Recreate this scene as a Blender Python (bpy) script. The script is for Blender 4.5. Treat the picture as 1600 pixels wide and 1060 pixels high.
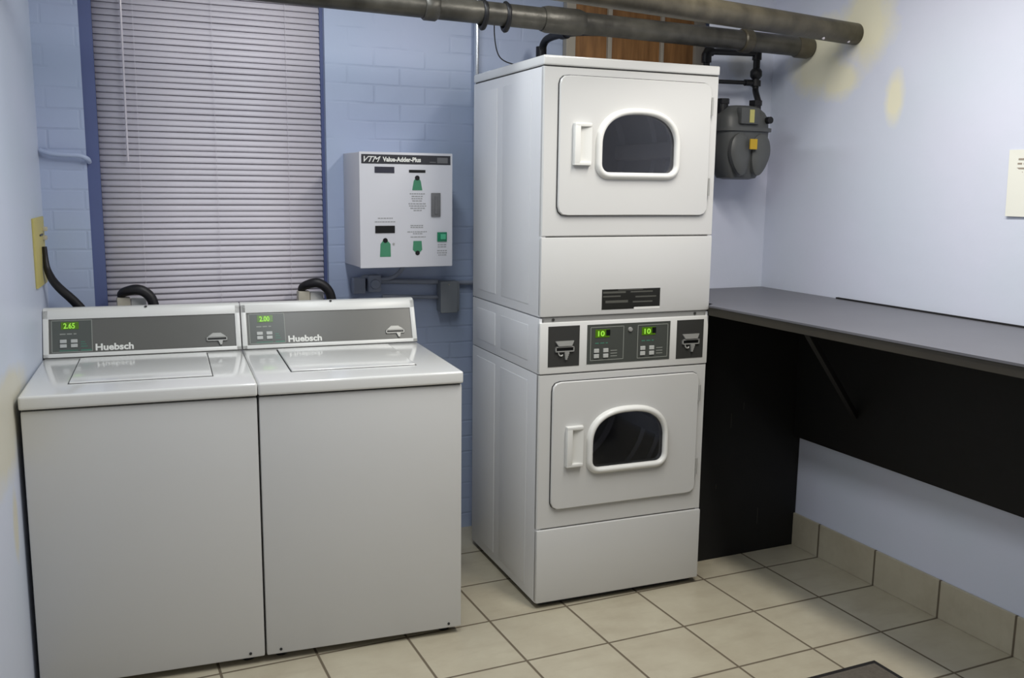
import bpy, bmesh, math, random
from mathutils import Vector, Matrix
random.seed(4)
for o in list(bpy.data.objects): bpy.data.objects.remove(o)
S = bpy.context.scene
C = S.collection
PI = math.pi

# ---------------------------------------------------------------- camera
cam = bpy.data.cameras.new('camera'); camo = bpy.data.objects.new('camera', cam); C.objects.link(camo)
yaw, pitch, roll, fpx = 0.43067, -0.16258, 0.01207, 1476.375
F = Vector((math.sin(yaw)*math.cos(pitch), math.cos(yaw)*math.cos(pitch), math.sin(pitch)))
R = Vector((math.cos(yaw), -math.sin(yaw), 0)); U = R.cross(F)
R2 = math.cos(roll)*R + math.sin(roll)*U; U2 = -math.sin(roll)*R + math.cos(roll)*U
M = Matrix((R2, U2, -F)).transposed().to_4x4(); M.translation = Vector((0.07729, -2.84592, 1.51501))
camo.matrix_world = M
cam.sensor_width = 36; cam.lens = fpx/1600*36; cam.clip_start = .05
S.camera = camo
# ---------------------------------------------------------------- world, lamps, exposure
w = bpy.data.worlds.new('world'); S.world = w; w.use_nodes = True
w.node_tree.nodes['Background'].inputs[0].default_value = (.35, .4, .55, 1)
w.node_tree.nodes['Background'].inputs[1].default_value = .15
def area(name, loc, sx, sy, power, col):
    l = bpy.data.lights.new(name, 'AREA'); l.shape = 'RECTANGLE'; l.size = sx; l.size_y = sy; l.energy = power; l.color = col
    o = bpy.data.objects.new(name, l); C.objects.link(o); o.location = loc; return o
area('tube_light', (1.88, -1.15, 2.50), .16, 1.5, 33.5, (1, .955, .88))
area('tube_light', (0.88, -0.60, 2.50), .16, 1.7, 23.5, (.93, .97, 1))
S.view_settings.view_transform = 'Standard'; S.view_settings.look = 'None'
S.view_settings.exposure = 0.0; S.view_settings.gamma = 1; S.view_settings.use_curve_mapping = False

# ---------------------------------------------------------------- materials
def lin(c):
    return tuple(((v/255)/12.92 if v/255 <= .04045 else ((v/255+.055)/1.055)**2.4) for v in c) + (1,)
def mat(name, col, rough=.5, metal=0, spec=.5, emit=None, es=1, noise=0, nscale=8, bump=0, coat=0):
    m = bpy.data.materials.new(name); m.use_nodes = True; nt = m.node_tree; b = nt.nodes['Principled BSDF']
    b.inputs['Base Color'].default_value = lin(col); b.inputs['Roughness'].default_value = rough
    b.inputs['Metallic'].default_value = metal; b.inputs['Specular IOR Level'].default_value = spec
    b.inputs['Coat Weight'].default_value = coat; b.inputs['Coat Roughness'].default_value = .08
    if emit: b.inputs['Emission Color'].default_value = lin(emit); b.inputs['Emission Strength'].default_value = es
    if noise or bump:
        tc = nt.nodes.new('ShaderNodeTexCoord'); nz = nt.nodes.new('ShaderNodeTexNoise')
        nz.inputs['Scale'].default_value = nscale; nz.inputs['Detail'].default_value = 5
        nt.links.new(tc.outputs['Object'], nz.inputs['Vector'])
        if noise:
            r = nt.nodes.new('ShaderNodeMapRange'); r.inputs['To Min'].default_value = 1-noise; r.inputs['To Max'].default_value = 1+noise
            nt.links.new(nz.outputs['Fac'], r.inputs['Value'])
            mx = nt.nodes.new('ShaderNodeVectorMath'); mx.operation = 'SCALE'; mx.inputs[0].default_value = lin(col)[:3]
            nt.links.new(r.outputs[0], mx.inputs['Scale']); nt.links.new(mx.outputs[0], b.inputs['Base Color'])
        if bump:
            bp = nt.nodes.new('ShaderNodeBump'); bp.inputs['Strength'].default_value = bump; bp.inputs['Distance'].default_value = .01
            nt.links.new(nz.outputs['Fac'], bp.inputs['Height']); nt.links.new(bp.outputs[0], b.inputs['Normal'])
    return m
class G:                                                   # tiny node-graph helper
    def __init__(s, m): s.nt = m.node_tree; s.b = s.nt.nodes['Principled BSDF']
    def n(s, t, **k):
        x = s.nt.nodes.new(t)
        for a, v in k.items(): setattr(x, a, v)
        return x
    def put(s, v, sock):
        if isinstance(v, bpy.types.NodeSocket): s.nt.links.new(v, sock)
        elif v is not None: sock.default_value = v
    def m(s, op, a, b=None, c=None):
        x = s.n('ShaderNodeMath', operation=op); s.put(a, x.inputs[0]); s.put(b, x.inputs[1]); s.put(c, x.inputs[2]); return x.outputs[0]
    def mix(s, f, a, b):
        x = s.n('ShaderNodeMix', data_type='RGBA'); s.put(f, x.inputs[0]); s.put(a, x.inputs[6]); s.put(b, x.inputs[7]); return x.outputs[2]
    def rng(s, v, a, b, c=0., d=1.):
        x = s.n('ShaderNodeMapRange'); s.put(v, x.inputs[0]); x.inputs[1].default_value = a; x.inputs[2].default_value = b
        x.inputs[3].default_value = c; x.inputs[4].default_value = d; return x.outputs[0]
    def pos(s):
        x = s.n('ShaderNodeNewGeometry'); y = s.n('ShaderNodeSeparateXYZ'); s.nt.links.new(x.outputs['Position'], y.inputs[0])
        return x.outputs['Position'], y.outputs[0], y.outputs[1], y.outputs[2]
    def noise(s, vec, sc, det=4, rough=.5):
        x = s.n('ShaderNodeTexNoise'); x.inputs['Scale'].default_value = sc; x.inputs['Detail'].default_value = det
        x.inputs['Roughness'].default_value = rough; s.nt.links.new(vec, x.inputs['Vector']); return x.outputs['Fac']
    def comb(s, a, b, c):
        x = s.n('ShaderNodeCombineXYZ'); s.put(a, x.inputs[0]); s.put(b, x.inputs[1]); s.put(c, x.inputs[2]); return x.outputs[0]
    def bump(s, h, st, d=.01):
        x = s.n('ShaderNodeBump'); x.inputs['Strength'].default_value = st; x.inputs['Distance'].default_value = d
        s.nt.links.new(h, x.inputs['Height']); s.nt.links.new(x.outputs[0], s.b.inputs['Normal'])
    def blob(s, p, patches, warp=.5):                       # ragged patches of bare plaster
        nz = s.noise(p, 9, 5, .6); tot = None
        for (cx, cy, cz, rx, ry, rz) in patches:
            v = s.n('ShaderNodeVectorMath', operation='SUBTRACT'); s.nt.links.new(p, v.inputs[0]); v.inputs[1].default_value = (cx, cy, cz)
            u = s.n('ShaderNodeVectorMath', operation='DIVIDE'); s.nt.links.new(v.outputs[0], u.inputs[0]); u.inputs[1].default_value = (rx, ry, rz)
            l = s.n('ShaderNodeVectorMath', operation='LENGTH'); s.nt.links.new(u.outputs[0], l.inputs[0])
            d = s.m('ADD', l.outputs['Value'], s.m('MULTIPLY', s.m('SUBTRACT', nz, .5), 2*warp))
            f = s.rng(d, 1.3, .62); tot = f if tot is None else s.m('MAXIMUM', tot, f)
        return tot

BLUE = (212, 216, 233)
def paint(name, patches=None, brick=False, col=BLUE, patchcol=(219, 217, 196)):
    m = mat(name, col, .42); g = G(m); p, x, y, z = g.pos()
    c = g.mix(g.rng(g.noise(p, 2.2), .35, .7), lin(col), lin((col[0]-5, col[1]-1, col[2]-4)))
    h = g.noise(p, 14, 5)
    if brick:
        b = g.n('ShaderNodeTexBrick'); b.offset = .5; b.inputs['Scale'].default_value = 1
        b.inputs['Brick Width'].default_value = .215; b.inputs['Row Height'].default_value = .0705; b.inputs['Mortar Size'].default_value = .006
        b.inputs['Mortar Smooth'].default_value = .7; b.inputs['Color1'].default_value = (1, 1, 1, 1); b.inputs['Color2'].default_value = (.94, .94, .94, 1); b.inputs['Mortar'].default_value = (.0, .0, .0, 1)
        wob = g.m('MULTIPLY', g.noise(p, 5), .012)
        g.nt.links.new(g.comb(x, g.m('ADD', z, wob), 0.), b.inputs['Vector'])
        vis = g.rng(g.noise(p, 3.1, 3), .4, .62)            # thick paint fills many joints
        mort = g.m('MULTIPLY', b.outputs['Fac'], vis)
        c = g.mix(g.m('MULTIPLY', mort, .22), c, lin((128, 138, 168)))
        h = g.m('SUBTRACT', g.m('MULTIPLY', h, .5), g.m('MULTIPLY', mort, .9))
    if patches:
        f = g.blob(p, patches); c = g.mix(g.m('MULTIPLY', f, .92), c, lin(patchcol)); h = g.m('SUBTRACT', h, g.m('MULTIPLY', f, .4))
    g.nt.links.new(c, g.b.inputs['Base Color']); g.bump(h, .28 if brick else .2, .008 if brick else .006)
    return m

XR = 2.80646; T = .3034; A = .27734; Y0 = .00875
m_right = paint('blue_wall_paint_right', [(XR, -.045, 2.13, .2, .13, .14), (XR, .15, 2.09, .2, .12, .09), (XR, .20, 1.99, .2, .15, .10), (XR, .08, 1.93, .2, .10, .07),
    (XR, -.21, 1.84, .2, .04, .09)], patchcol=(233, 229, 202))
m_left = paint('blue_wall_paint_left', [(-.115, .03, .93, .15, .30, .06), (-.12, -.08, .83, .15, .25, .12), (-.12, -.02, .57, .15, .035, .10), (-.115, .2, 2.08, .15, .2, .05)], patchcol=(208, 204, 186), col=(202, 208, 225))
m_back = paint('painted_brick_blue', brick=True, col=(176, 187, 215))
m_chase = paint('blue_wall_paint_corner', [(2.65, .47, 2.02, .07, .2, .05)], patchcol=(200, 202, 205))
m_ceil = mat('ceiling_white', (222, 220, 212), .8)
m_frame = mat('window_frame_blue_paint', (88, 99, 142), .45, noise=.08)

def tile_mat(name, axis):                                   # ceramic tile laid to the room's grid
    m = mat(name, (190, 182, 164), .34); g = G(m); p, x, y, z = g.pos()
    fy = g.m('DIVIDE', g.m('SUBTRACT', Y0, y), T)
    fx = g.m('DIVIDE', g.m('SUBTRACT', XR-A, x), T)
    wl = .0085/T
    def edge(f):
        fr = g.m('FRACT', g.m('ADD', f, 50.)); return g.m('MINIMUM', fr, g.m('SUBTRACT', 1., fr))
    e = edge(fy)
    if axis == 'floor': e = g.m('MINIMUM', e, edge(fx))
    gr = g.rng(e, wl*.62, wl*.36)
    wn = g.n('ShaderNodeTexWhiteNoise', noise_dimensions='2D')
    g.nt.links.new(g.comb(g.m('FLOOR', fx) if axis == 'floor' else 3., g.m('FLOOR', fy), 0.), wn.inputs['Vector'])
    n1 = g.noise(p, 6, 6, .65)
    # streaky marbling
    st = g.n('ShaderNodeMapping'); st.inputs['Scale'].default_value = (3, 11, 6); st.inputs['Rotation'].default_value = (0, 0, .3); g.nt.links.new(p, st.inputs[0])
    n2 = g.noise(st.outputs[0], 1.6, 5, .6)
    base = g.mix(g.rng(n1, .35, .68), lin((188, 181, 160)), lin((174, 165, 144)))
    base = g.mix(g.m('MULTIPLY', g.rng(n2, .5, .72), .45), base, lin((160, 149, 128)))
    base = g.mix(g.m('MULTIPLY', wn.outputs['Value'], .3), base, lin((178, 171, 151)))
    c = g.mix(gr, base, lin((100, 90, 74)))
    g.nt.links.new(c, g.b.inputs['Base Color'])
    g.nt.links.new(g.rng(gr, 0, 1, .3, .85), g.b.inputs['Roughness'])
    g.bump(g.m('SUBTRACT', g.m('MULTIPLY', n1, .12), g.m('MULTIPLY', gr, .6)), .5, .004)
    return m
m_floor = tile_mat('floor_tile', 'floor'); m_base = tile_mat('skirting_tile', 'wall')

m_white = mat('white_enamel', (208, 208, 206), .28, coat=.25, noise=.012, nscale=3)
m_side = mat('white_side_panel_lit', (226, 227, 229), .38)  # same white made lighter, standing in for more light on the dryer sides
m_white2 = mat('white_enamel_gloss', (224, 224, 221), .14, coat=.5)
m_plast = mat('white_plastic', (226, 226, 222), .3)
m_dark = mat('dark_gap', (44, 44, 44), .8)  # dark tone standing in for shade in gaps; also screws and plinth
m_black = mat('black_plastic', (14, 14, 15), .35)
m_facia = mat('grey_facia', (100, 100, 96), .3, noise=.03)
m_ctrl = mat('grey_control_face', (86, 90, 86), .3)
m_dctrl = mat('dryer_control_face', (74, 77, 73), .3)
m_card = mat('charcoal_plate', (58, 58, 56), .35)
m_line = mat('pale_print', (150, 153, 146), .4)
m_logo = mat('white_print', (232, 232, 226), .4)
m_teal = mat('teal_print', (72, 128, 108), .4)
m_lcd = mat('green_lcd', (62, 92, 20), .25, emit=(84, 128, 18), es=.3)
m_digit = mat('lit_digit', (120, 190, 50), .4, emit=(150, 205, 70), es=.65)
m_btn = mat('silver_button', (186, 188, 184), .3)
m_chrome = mat('brushed_metal', (172, 172, 168), .42, metal=.35)
m_steel = mat('drum_steel', (226, 226, 228), .4, metal=.25, noise=.1)
m_foot = mat('black_rubber', (20, 20, 20), .8)
m_pipe = mat('grimy_iron_pipe', (70, 68, 62), .4, metal=.3, noise=1.3, nscale=11, bump=.5)
m_pipe2 = mat('iron_pipe_brown', (78, 73, 60), .4, metal=.25, noise=1.1, nscale=11, bump=.3)
m_iron = mat('black_iron', (24, 24, 27), .45, metal=.2, noise=.3, bump=.2)
m_hose = mat('black_hose', (22, 20, 24), .5)
m_beige = mat('beige_plastic', (188, 182, 166), .5, noise=.06)
m_yellow = mat('yellowed_plate', (196, 183, 112), .5, noise=.1)
m_conduit = mat('blue_grey_painted_metal', (146, 152, 166), .4, noise=.12)
m_jbox = mat('grey_painted_box', (138, 143, 148), .45, noise=.1)
m_bright = mat('galvanised_conduit', (206, 212, 222), .22, metal=.75)
m_blind = mat('blind_slat', (216, 211, 220), .45)
m_wand = mat('clear_wand', (205, 200, 208), .15)
m_meter = mat('grey_meter_paint', (84, 86, 86), .45, noise=.18, nscale=10, bump=.1)
m_tagy = mat('yellow_sticker', (196, 160, 38), .5)
m_cream = mat('cream_trim', (170, 163, 150), .6, noise=.08)
m_board = mat('black_painted_wood', (8, 7, 7), .7, noise=.5, nscale=20, bump=.1)
m_edge = mat('dark_brown_edge', (46, 42, 34), .5, noise=.3)
m_top = mat('charcoal_counter_sheen', (92, 92, 98), .36, noise=.18, nscale=4)  # dark grey lightened to paint in the reflection on the top
m_paper = mat('paper', (226, 227, 218), .8)
m_ink = mat('brown_ink', (150, 140, 128), .8)
m_vtm = mat('value_box_white', (206, 206, 212), .4)
m_vhead = mat('value_box_header', (48, 48, 54), .4)
m_green = mat('green_print', (66, 132, 100), .45)
m_greenb = mat('green_button', (30, 120, 88), .25)
m_keypad = mat('grey_reader', (104, 104, 106), .4, noise=.15, nscale=40)
m_text = mat('faint_print', (150, 151, 152), .6)
m_matr = mat('mat_rubber', (28, 25, 24), .6); m_matc = mat('mat_carpet', (92, 86, 78), .95, noise=.25, nscale=60, bump=.5)
m_sticker = mat('black_sticker', (34, 34, 30), .35, noise=.4, nscale=18)
m_torn = mat('torn_sticker_streak', (84, 84, 78), .5)
m_yarn = mat('pale_cloth', (196, 190, 120), .9)
def wood_mat():
    m = mat('orange_brown_wood', (128, 84, 50), .45); g = G(m); p, x, y, z = g.pos()
    mp = g.n('ShaderNodeMapping'); mp.inputs['Scale'].default_value = (22, 22, 2.2); g.nt.links.new(p, mp.inputs[0])
    n = g.noise(mp.outputs[0], 1.5, 5, .6)
    g.nt.links.new(g.mix(g.rng(n, .35, .7), lin((162, 117, 70)), lin((118, 82, 46))), g.b.inputs['Base Color']); return m
m_wood = wood_mat()
def glass_mat(name, tint, gl=.06):
    m = bpy.data.materials.new(name); m.use_nodes = True; nt = m.node_tree; nt.nodes.clear()
    o = nt.nodes.new('ShaderNodeOutputMaterial'); t = nt.nodes.new('ShaderNodeBsdfTransparent'); t.inputs[0].default_value = tint
    s = nt.nodes.new('ShaderNodeBsdfGlossy'); s.inputs['Roughness'].default_value = .06; s.inputs[0].default_value = (.8, .82, .88, 1)
    f = nt.nodes.new('ShaderNodeFresnel'); f.inputs[0].default_value = 1.45
    mx = nt.nodes.new('ShaderNodeMixShader'); nt.links.new(f.outputs[0], mx.inputs[0]); nt.links.new(t.outputs[0], mx.inputs[1]); nt.links.new(s.outputs[0], mx.inputs[2])
    nt.links.new(mx.outputs[0], o.inputs[0]); return m
m_glass = glass_mat('smoked_glass', (.93, .93, .94, 1)); m_pane = glass_mat('window_glass', (.8, .85, .9, 1))

# ---------------------------------------------------------------- mesh helpers
def obj(name, bm, m, parent=None, smooth=False, **props):
    bmesh.ops.recalc_face_normals(bm, faces=bm.faces)
    me = bpy.data.meshes.new(name); bm.to_mesh(me); bm.free()
    for mm in (m if isinstance(m, (list, tuple)) else [m]): me.materials.append(mm)
    if smooth:
        me.shade_smooth()
        try: me.set_sharp_from_angle(angle=math.radians(38))
        except Exception: pass
    o = bpy.data.objects.new(name, me); C.objects.link(o)
    if parent: o.parent = parent
    for k, v in props.items(): o[k] = v
    return o
def struct(name, bm, m, **k): return obj(name, bm, m, kind='structure', **k)
def thing(name, label, cat, loc=(0, 0, 0), rz=0, group=None):
    o = bpy.data.objects.new(name, None); C.objects.link(o); o.location = loc; o.rotation_euler = (0, 0, rz)
    o.empty_display_size = .05; o['label'] = label; o['category'] = cat
    if group: o['group'] = group
    return o
def tag(o, label, cat, group=None):
    o['label'] = label; o['category'] = cat
    if group: o['group'] = group
    return o
def bx(x0, x1, y0, y1, z0, z1, bev=0, seg=2, bm=None, xf=None, mi=0):
    b = bmesh.new()
    bmesh.ops.create_cube(b, size=1)
    for v in b.verts: v.co = Vector(((x0+x1)/2+v.co.x*(x1-x0), (y0+y1)/2+v.co.y*(y1-y0), (z0+z1)/2+v.co.z*(z1-z0)))
    if bev: bmesh.ops.bevel(b, geom=b.edges[:], offset=bev, segments=seg, affect='EDGES', profile=.6)
    if xf:
        for v in b.verts: v.co = xf(v.co)
    for f in b.faces: f.material_index = mi
    if bm is None: return b
    me = bpy.data.meshes.new('t'); b.to_mesh(me); b.free(); bm.from_mesh(me); bpy.data.meshes.remove(me); return bm
def tube(pts, r, seg=14, bm=None, smoothpath=0, caps=True, rr=None):
    P = [Vector(p) for p in pts]
    rad = list(rr) if rr else [r]*len(P)
    for _ in range(smoothpath):
        N = [P[0]]; Rn = [rad[0]]
        for i in range(len(P)-1):
            N += [P[i]*.75+P[i+1]*.25, P[i]*.25+P[i+1]*.75]; Rn += [rad[i]*.75+rad[i+1]*.25, rad[i]*.25+rad[i+1]*.75]
        P = N+[P[-1]]; rad = Rn+[rad[-1]]
    b = bm or bmesh.new(); rings = []; prev = None
    for i, p in enumerate(P):
        d = (P[min(i+1, len(P)-1)]-P[max(i-1, 0)]).normalized()
        if prev is None: a = d.orthogonal().normalized()
        else: a = (prev-d*prev.dot(d)).normalized()
        prev = a; c = d.cross(a)
        rings.append([b.verts.new(p+rad[i]*(math.cos(t)*a+math.sin(t)*c)) for t in [2*PI*k/seg for k in range(seg)]])
    for A_, B_ in zip(rings, rings[1:]):
        for k in range(seg): b.faces.new((A_[k], A_[(k+1) % seg], B_[(k+1) % seg], B_[k]))
    if caps: b.faces.new(rings[0][::-1]); b.faces.new(rings[-1])
    return b
def prism(poly, y0, y1, xf=None, bm=None):                  # poly in (x,z), extruded in y
    b = bm or bmesh.new(); f = xf or (lambda v: v)
    a = [b.verts.new(f(Vector((p[0], y0, p[1])))) for p in poly]; c = [b.verts.new(f(Vector((p[0], y1, p[1])))) for p in poly]
    n = len(poly); b.faces.new(a); b.faces.new(c[::-1])
    for k in range(n): b.faces.new((a[k], c[k], c[(k+1) % n], a[(k+1) % n]))
    return b
def loops(ls, close=True, bm=None, cap0=False, cap1=False):
    b = bm or bmesh.new(); V = [[b.verts.new(p) for p in l] for l in ls]; n = len(V[0])
    for A_, B_ in zip(V, V[1:]):
        for k in range(n): b.faces.new((A_[k], A_[(k+1) % n], B_[(k+1) % n], B_[k]))
    if cap0: b.faces.new(V[0])
    if cap1: b.faces.new(V[-1][::-1])
    return b
def lathe(prof, c, axis='z', seg=24, bm=None):
    ls = []
    for r, h in prof:
        l = []
        for k in range(seg):
            t = 2*PI*k/seg; a, d = r*math.cos(t), r*math.sin(t)
            l.append({'z': (c[0]+a, c[1]+d, c[2]+h), 'y': (c[0]+a, c[1]+h, c[2]+d), 'x': (c[0]+h, c[1]+a, c[2]+d)}[axis])
        ls.append(l)
    return loops(ls, bm=bm, cap0=True, cap1=True)
def rrect(x0, x1, z0, z1, r, n=8):
    P = []
    for cx, cz, a in ((x1-r, z1-r, 0), (x0+r, z1-r, 90), (x0+r, z0+r, 180), (x1-r, z0+r, 270)):
        for k in range(n+1):
            t = math.radians(a+90*k/n); P.append((cx+r*math.cos(t), cz+r*math.sin(t)))
    return P
def dshape(cx, z0, w, h, r=.028, side=.44):
    P = []
    for sx, a in ((1, 270), (-1, 180)):
        seq = []
        for k in range(9):
            t = math.radians(a+90*k/8); seq.append((cx+sx*(w/2-r)+r*math.cos(t), z0+r+r*math.sin(t)))
        if sx == 1: right = seq
        else: left = seq
    P += right
    zs = z0+side*h; a = w/2; b = h*(1-side)
    for k in range(41):
        t = PI*k/40; c, s = math.cos(t), math.sin(t); e = 2/2.45
        P.append((cx+a*(1 if c > 0 else -1)*abs(c)**e, zs+b*abs(s)**e))
    P += left
    return P
def polar(poly, c, angs):
    out = []
    for t in angs:
        d = (math.cos(t), math.sin(t)); best = None
        for i in range(len(poly)):
            p, q = poly[i], poly[(i+1) % len(poly)]
            ex, ez = q[0]-p[0], q[1]-p[1]; den = d[0]*ez-d[1]*ex
            if abs(den) < 1e-12: continue
            px, pz = p[0]-c[0], p[1]-c[1]
            s = (px*ez-pz*ex)/den; u = (px*d[1]-pz*d[0])/den
            if s > 0 and -1e-6 <= u <= 1+1e-6 and (best is None or s > best): best = s
        out.append((c[0]+best*d[0], c[1]+best*d[1]))
    return out
def ring_slab(outer, inner, c, y0, y1, bev=.003, n=144):     # slab with a hole, front face at y0
    angs = sorted([2*PI*k/n for k in range(n)]+[math.atan2(p[1]-c[1], p[0]-c[0]) % (2*PI) for p in outer if len(outer) < 10])
    O = polar(outer, c, angs); I = polar(inner, c, angs)
    sh = lambda L, s: [(c[0]+(p[0]-c[0])*(1+s/math.hypot(p[0]-c[0], p[1]-c[1])), c[1]+(p[1]-c[1])*(1+s/math.hypot(p[0]-c[0], p[1]-c[1]))) for p in L]
    L3 = lambda L, y: [(p[0], y, p[1]) for p in L]
    return loops([L3(I, y1), L3(I, y0+bev), L3(sh(I, bev), y0), L3(sh(O, -bev), y0), L3(O, y0+bev), L3(O, y1), L3(I, y1)])
def text(name, body, size, xf, m, parent, depth=.0006, bold=0, shear=0, width=None):
    cu = bpy.data.curves.new(name, 'FONT'); cu.body = body; cu.size = size; cu.extrude = depth; cu.offset = bold; cu.shear = shear
    cu.resolution_u = 3
    o = bpy.data.objects.new('t', cu); C.objects.link(o)
    bpy.context.view_layer.update()
    me = bpy.data.meshes.new_from_object(o.evaluated_get(bpy.context.evaluated_depsgraph_get()))
    bpy.data.objects.remove(o)
    xs = [v.co.x for v in me.vertices]; k = (width/(max(xs)-min(xs))) if width else 1; x0 = min(xs)
    for v in me.vertices: v.co = xf((v.co.x-x0)*k, v.co.y, v.co.z)
    me.name = name; me.materials.clear(); me.materials.append(m)
    t = bpy.data.objects.new(name, me); C.objects.link(t); t.parent = parent; return t

# ---------------------------------------------------------------- the room
YB = .90; ZC = 2.75; YF = -3.75
lw = lambda y: -.03-.10*(YB-y)                                # inner face of the slightly skewed left wall
LWN = Vector((1, -.10, 0)).normalized()
struct('floor', bx(-1.0, 3.1, YF-.1, 1.1, -.08, 0), m_floor)
struct('ceiling', bx(-1.0, 3.1, YF-.1, 1.1, ZC, ZC+.08), m_ceil)
WX0, WX1, WZ0, WZ1 = .122, .986, .80, 2.50
b = bmesh.new()
for a in ((-.15, WX0, YB, YB+.14, 0, ZC), (WX1, XR+.12, YB, YB+.14, 0, ZC), (WX0, WX1, YB, YB+.14, 0, WZ0), (WX0, WX1, YB, YB+.14, WZ1, ZC)): bx(*a, bm=b)
struct('wall_back', b, m_back)
struct('wall_right', bx(XR, XR+.12, YF-.1, YB, 0, ZC), m_right)
b = bmesh.new(); pts = [(lw(YB), YB), (lw(YF), YF), (lw(YF)-.12, YF), (lw(YB)-.12, YB)]
V0 = [b.verts.new((x, y, 0)) for x, y in pts]; V1 = [b.verts.new((x, y, ZC)) for x, y in pts]
b.faces.new(V0); b.faces.new(V1[::-1])
for k in range(4): b.faces.new((V0[k], V0[(k+1) % 4], V1[(k+1) % 4], V1[k]))
struct('wall_left', b, m_left)
struct('wall_front', bx(-.62, XR+.1, YF-.1, YF, 0, ZC), mat('far_wall_paint', (170, 172, 182), .6))
b = bmesh.new(); pts = [(2.47, .47), (XR, .47), (XR, YB), (2.785, YB)]
V0 = [b.verts.new((x, y, 0)) for x, y in pts]; V1 = [b.verts.new((x, y, ZC)) for x, y in pts]
b.faces.new(V0); b.faces.new(V1[::-1])
for k in range(4): b.faces.new((V0[k], V0[(k+1) % 4], V1[(k+1) % 4], V1[k]))
struct('wall_corner', b, m_chase)
struct('baseboard_right', bx(XR-.011, XR, YF, .47, 0, .142, .003), m_base)
# window behind the blind
win = bpy.data.objects.new('window_1', None); C.objects.link(win); win.location = (0, 0, 0); win['kind'] = 'structure'
b = bmesh.new()
for a in ((WX0, WX0+.043, YB+.012, YB+.11, WZ0, WZ1), (WX1-.012, WX1, YB+.03, YB+.11, WZ0, WZ1), (WX0, WX1, YB+.05, YB+.11, WZ0, WZ0+.05), (WX0, WX1, YB+.05, YB+.11, WZ1-.05, WZ1), (WX0, WX1, YB+.07, YB+.1, 1.62, 1.66)): bx(*a, bm=b)
obj('window_frame', b, m_frame, win)
obj('pane', bx(WX0+.03, WX1-.01, YB+.082, YB+.088, WZ0+.04, WZ1-.04), m_pane, win)
# unseen dark shaft wall outside the window
struct('outside_wall_1', bx(WX0-.1, WX1+.1, YB+.5, YB+.55, .6, 2.7), mat('shaft_wall', (60, 60, 66), .9))

# ---------------------------------------------------------------- venetian blind
bl = thing('venetian_blind', 'pale mauve-white closed mini blind covering the tall window on the back wall', 'blind', (0, YB+.03, WZ0))
b = bmesh.new(); zz = WZ0+.06; th = math.radians(71); k = 0
while zz < WZ1-.05:
    sag = .0012*math.sin(k*1.7); n = 5; hw = .0135
    rows = []
    for j in range(n):
        s = -1+2*j/(n-1); yy = s*hw*math.cos(th)-(.0022*(1-s*s)); z2 = s*hw*math.sin(th)
        rows.append([b.verts.new((x, yy, zz-WZ0+z2+sag*math.sin((x-.16)*4))) for x in (.166, .43, .70, .972)])
    for A_, B_ in zip(rows, rows[1:]):
        for q in range(3): b.faces.new((A_[q], A_[q+1], B_[q+1], B_[q]))
    zz += .0222; k += 1
o = obj('slats', b, m_blind, bl, smooth=True)
sm = o.modifiers.new('s', 'SOLIDIFY'); sm.thickness = .0006
obj('head_rail', bx(.164, .974, -.02, .015, WZ1-WZ0-.045, WZ1-WZ0-.002, .003), m_blind, bl)
obj('bottom_rail', bx(.166, .972, -.012, .012, .025, .042, .003), m_blind, bl)
b = bmesh.new()
for x in (.30, .57, .84): tube([(x, -.016, .04), (x, -.016, WZ1-WZ0-.04)], .0007, 6, b)
obj('ladder_cord', b, m_blind, bl)
obj('tilt_wand', tube([(.262, -.026, WZ1-WZ0-.05), (.259, -.026, .78)], .004, 8), m_wand, bl, smooth=True)

# ---------------------------------------------------------------- top-load washers
RW = -.08086; WW = .6502; wo = Vector((-.09953, .06686, 0))
def console_xf(u, v, h=0.):                                 # washer-local point on the slanted console face
    d = Vector((0, .3788, .9255)); n = Vector((0, -.9255, .3788))
    return Vector((u, .5995, .9133)) + d*v + n*h
def plate(u0, u1, v0, v1, h0, h1, bev=0, bm=None): return bx(u0, u1, v0, v1, h0, h1, bev, bm=bm, xf=lambda c: console_xf(c.x, c.y, c.z))
def outline(u0, u1, v0, v1, t, h, pl, bm=None):
    bm = bm or bmesh.new()
    for a in ((u0, u1, v0, v0+t), (u0, u1, v1-t, v1), (u0, u0+t, v0, v1), (u1-t, u1, v0, v1)): pl(*a, 0, h, bm=bm)
    return bm
def card_slot(pl, u, v, s, parent, name='card_reader'):     # slot bezel, hood and tag below; u,v centre of the slot
    b = bmesh.new()
    outline(u-.034*s, u+.034*s, v-.009*s, v+.009*s, .0035*s, .004, pl, b)
    o = obj(name, b, m_chrome, parent)
    return o
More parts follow.
